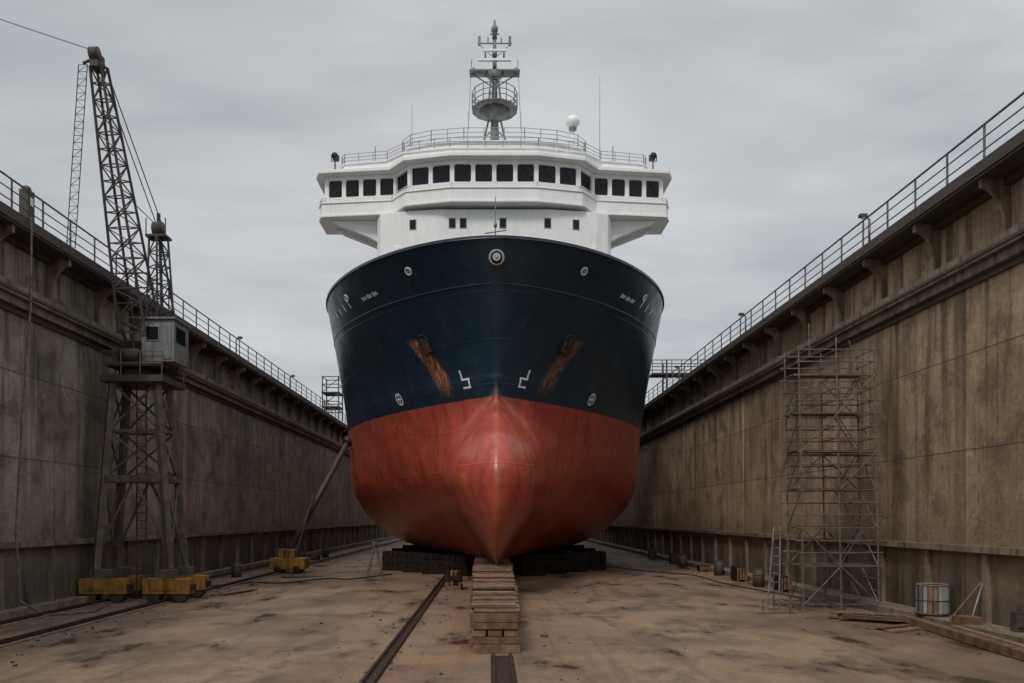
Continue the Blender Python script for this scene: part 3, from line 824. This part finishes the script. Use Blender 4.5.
def planks(x,y,n,L,ang,name,z=0.0,sp_=.9):
    m=MB(); random.seed(int(x*10+y))
    zz=z
    for i in range(n):
        a=ang+random.uniform(-.12,.12); ox=random.uniform(-.3,.3); oy=random.uniform(-sp_/2,sp_/2)
        if i%3==0 and i: zz+=.055
        Mx=Matrix.Translation((x+ox,y+oy,zz+.002*(i%3)))@Matrix.Rotation(a,4,'Z')
        m.box(-L/2,L/2*random.uniform(.7,1),-.12,.12,0,.05,random.choice(['wood2','wood','plank']),Mx)
    return m.obj(name)
planks(13.0,26.9,14,2.3,-.5,'timber_planks'); planks(12.6,24.9,4,1.6,.4,'timber_planks')
m=MB(); m.sq((12.9,18.0,.14),(13.75,26.5,.14),.28,.26,'wood'); m.sq((13.35,18.5,.13),(14.05,24.2,.13),.22,.24,'wood2'); m.obj('timber_baulks',bevel=.02)
m=MB(); dx,dy,dz=14.6,26.4,.28
m.beam((dx,dy,dz+.04),(dx,dy,dz+.98),.44,'black',24)
for k in range(20):
    t=2*math.pi*k/20; kx=dx+.47*math.cos(t); ky=dy+.47*math.sin(t)
    Mx=Matrix.Translation((kx,ky,dz))@Matrix.Rotation(t,4,'Z'); m.box(-.015,.015,-.06,.06,.06,.98,random.choice(['dirtyw','green','dirtyw','wood2','greyp']),Mx)
m.ring((dx,dy,dz+.06),.47,.04,(0,0,1),'dark',24); m.ring((dx,dy,dz+1.0),.47,.035,(0,0,1),'dirtyw',24); m.ring((dx,dy,dz+.5),.485,.02,(0,0,1),'dark',24)
m.obj('cable_drum')
m=MB(); m.beam((14.3,24.9,.3),(15.1,24.6,1.5),.03,'wood2'); m.beam((14.6,24.3,.3),(15.15,24.5,1.7),.035,'galv'); m.box(14.2,14.8,24.0,24.6,.28,.5,'wood'); m.obj('leaning_poles')
m=MB(); m.box(14.75,15.05,22.4,22.7,.28,.85,'dark'); m.box(14.78,15.0,22.36,22.4,.4,.75,'green'); m.beam((14.9,22.55,.85),(14.9,22.55,1.05),.05,'dark'); m.obj('power_box',bevel=.02)
random.seed(21)
def crate(x,y,z):
    m=MB(); a=random.uniform(.5,1.0); b=random.uniform(.5,1.2); hh=random.uniform(.4,.9)
    m.box(x-a/2,x+a/2,y-b/2,y+b/2,z+.08,z+hh,'dwood' if random.random()<.6 else 'dark')
    for k in(-1,1): m.box(x+k*a*.35-.05,x+k*a*.35+.05,y-b/2,y+b/2,z,z+.08,'wood2')
    for k in range(4): m.box(x-a/2+.03+k*a/4,x-a/2+a/4-.01+k*a/4,y-b/2-.02,y-b/2,z+.1,z+hh-.03,'wood')
    m.obj('wooden_crate',bevel=.01)
for x,y in((13.9,38),(13.7,44),(13.9,52),(13.9,60),(13.6,67),(-15.0,41),(-14.8,58),(-14.4,66)): crate(x,y,0)
for x,y in((13.6,40.5),(13.8,48.2),(13.5,56),(-14.9,47),(-14.6,62),(-14.4,70)):
    m=MB(); m.beam((x,y,0),(x,y,.88),.29,random.choice(['dark','dark','craneleg']),16); m.ring((x,y,.3),.29,.018,(0,0,1),'dark'); m.ring((x,y,.6),.29,.018,(0,0,1),'dark'); m.ring((x,y,.88),.28,.02,(0,0,1),'dark'); m.obj('oil_drum')
planks(-11.8,37,5,2.5,1.2,'timber_planks'); planks(-10.8,47,4,2.2,.3,'timber_planks')
# loose grit and chips swept toward the walls and rails
m=MB(); random.seed(5)
for k in range(900):
    r=random.random()
    if r<.35: x=XR-1.05-abs(random.gauss(0,.7))
    elif r<.65: x=-12.9+abs(random.gauss(0,.8))*random.choice([-1,1])
    elif r<.85: x=-2.6+random.gauss(0,.9)
    else: x=random.uniform(-15,14)
    y=15+60*random.random()**1.4; s_=random.uniform(.012,.05)*(1.8 if random.random()<.06 else 1)
    Mx=Matrix.Translation((x,y,s_*.3))@Matrix.Rotation(random.uniform(0,6.3),4,'Z')@Matrix.Rotation(random.uniform(-.4,.4),4,'X')
    m.box(-s_,s_*random.uniform(.5,1.6),-s_*.7,s_*.6,-s_*.4,s_*.5,random.choice(['dark','wood','ledge','steel']),Mx)
m.obj('loose_grit')
def hose(pts,r,name,k='black'):
    m=MB(); P_=[]
    for i in range(len(pts)-1):
        for t in range(6): P_.append(Vector((*[pts[i][q_]*(1-t/6)+pts[i+1][q_]*t/6 for q_ in(0,1)],r)))
    P_.append(Vector((*pts[-1],r)))
    for it in range(3): P_=[P_[0]]+[(P_[i-1]+P_[i]*2+P_[i+1])/4 for i in range(1,len(P_)-1)]+[P_[-1]]
    for a,b in zip(P_,P_[1:]): m.beam(a,b,r,k,6)
    m.obj(name)
hose([(-14.5,40),(-12.6,43),(-11,42),(-9.2,46),(-8,44.6),(-6,49)],.035,'floor_hose'); hose([(13.6,34),(12.9,38),(12.2,43),(12.5,48),(10,52),(8,58)],.03,'floor_hose')

pr=empty('hull_shore_prop')
m=MB(); m.box(-13.8,-11.6,50.0,51.4,.25,.95,'yellow'); m.box(-13.3,-12.3,50.2,51.2,.95,1.5,'yellow'); 
for X in(-13.3,-12.1): m.beam((X,49.98,.25),(X,51.42,.25),.25,'black',14)
m.box(-13.95,-13.8,50.3,51.1,.3,.6,'dark'); m.obj('prop_base',pr,.04)
m=MB(); pe=HP(-1,8.6,53.5); m.beam((-12.9,50.8,1.1),(pe.x-.15,pe.y-.05,pe.z),.2,'dark',10,r2=.17); m.beam((-12.3,50.8,1.2),(-11.4,51.7,5.0),.06,'dark')
m.beam((pe.x-.3,pe.y-.1,pe.z-.1),(pe.x-.02,pe.y,pe.z+.08),.34,'black',10); m.obj('prop_strut',pr)

m=MB(); 
for X in(-17.6,-15.9):
    for Y in(84,86.2): m.beam((X,Y,13.9),(X,Y,18.4),.07,'rail')
for z in(14.8,15.7,16.6,17.5,18.3):
    for Y in(84,86.2): m.beam((-17.6,Y,z),(-15.9,Y,z),.05,'rail')
    for X in(-17.6,-15.9): m.beam((X,84,z),(X,86.2,z),.05,'rail')
m.box(-17.7,-15.8,83.9,86.3,16.6,16.7,'dark'); m.box(-17.7,-15.8,83.9,86.3,15.1,15.2,'dark')
for z in(13.9,15.2,16.7): m.beam((-17.6,84,z),(-15.9,84,z+1.4),.04,'rail')
m.obj('stair_tower')
m=MB(); m.box(13.4,18.5,66,67.6,15.3,15.45,'dark')
for X in(14.6,18):
    for Y in(66.1,67.5): m.beam((X,Y,13.9),(X,Y,16.5),.07,'rail')
X=13.4
while X<18.6:
    m.beam((X,66,15.45),(X,66,16.5),.035,'rail'); X+=.8
for z in(15.95,16.5): m.beam((13.4,66,z),(18.5,66,z),.035,'rail'); m.beam((13.4,67.6,z),(18.5,67.6,z),.035,'rail')
m.obj('access_platform')

# ------------------------------------------------------------------ world & sun
w=bpy.data.worlds.new("World"); S.world=w; w.use_nodes=True
nt=NT(w.node_tree)
for n_ in list(nt.n): nt.n.remove(n_)
out=nt.new('ShaderNodeOutputWorld')
sund=Vector((-.30,-.62,.80)).normalized()
sky=nt.new('ShaderNodeTexSky'); sky.sky_type='NISHITA'; sky.sun_disc=False
sky.sun_elevation=math.asin(sund.z); sky.sun_rotation=math.atan2(sund.x,sund.y)
bg1=nt.new('ShaderNodeBackground'); nt.l.new(sky.outputs[0],bg1.inputs[0]); bg1.inputs[1].default_value=.08
tc=nt.new('ShaderNodeTexCoord'); sx=nt.new('ShaderNodeSeparateXYZ'); nt.l.new(tc.outputs['Generated'],sx.inputs[0])
zz=nt.math('ADD',nt.math('MAXIMUM',sx.outputs[2],0.0),.16)
cv=nt.new('ShaderNodeCombineXYZ'); nt.l.new(nt.math('DIVIDE',sx.outputs[0],zz),cv.inputs[0]); nt.l.new(nt.math('DIVIDE',sx.outputs[1],zz),cv.inputs[1])
cl=nt.noise(nt.scalev(cv.outputs[0],(.5,1.0,1)),.8,4.5,.5,.5)
cl2=nt.noise(nt.scalev(cv.outputs[0],(.8,1.5,1)),2.1,4,.55,.4)
f=nt.math('ADD',nt.math('MULTIPLY',cl,.72),nt.math('MULTIPLY',cl2,.28))
col=nt.mix(nt.mapr(f,.34,.66,smooth=True),(.385,.415,.445),(.68,.705,.72))
hz=nt.mapr(sx.outputs[2],.0,.35,.35,0)
col=nt.mix(hz,col,(.60,.625,.645))
gain=nt.mapr(sx.outputs[2],.5,.95,1.0,2.0,True)
bg2=nt.new('ShaderNodeBackground'); nt.l.new(col,bg2.inputs[0]); nt.l.new(gain,bg2.inputs[1])
mx_=nt.new('ShaderNodeMixShader'); mx_.inputs[0].default_value=.93
nt.l.new(bg1.outputs[0],mx_.inputs[1]); nt.l.new(bg2.outputs[0],mx_.inputs[2]); nt.l.new(mx_.outputs[0],out.inputs[0])
w.cycles.sampling_method='MANUAL'; w.cycles.sample_map_resolution=256
sl=bpy.data.lights.new('sun','SUN'); sl.energy=1.5; sl.angle=math.radians(14); sl.color=(1,.94,.85)
so=bpy.data.objects.new('sun',sl); S.collection.objects.link(so); so.rotation_euler=(-sund).to_track_quat('-Z','Y').to_euler()

# ------------------------------------------------------------------ camera
cd=bpy.data.cameras.new('camera'); co=bpy.data.objects.new('camera',cd); S.collection.objects.link(co)
co.location=(0,0,3.5); co.rotation_euler=(math.radians(90),0,0)
cd.sensor_width=36; cd.lens=36*800/1024; cd.shift_x=22/1024; cd.shift_y=176/1024; cd.clip_end=4000; cd.clip_start=.1
S.camera=co
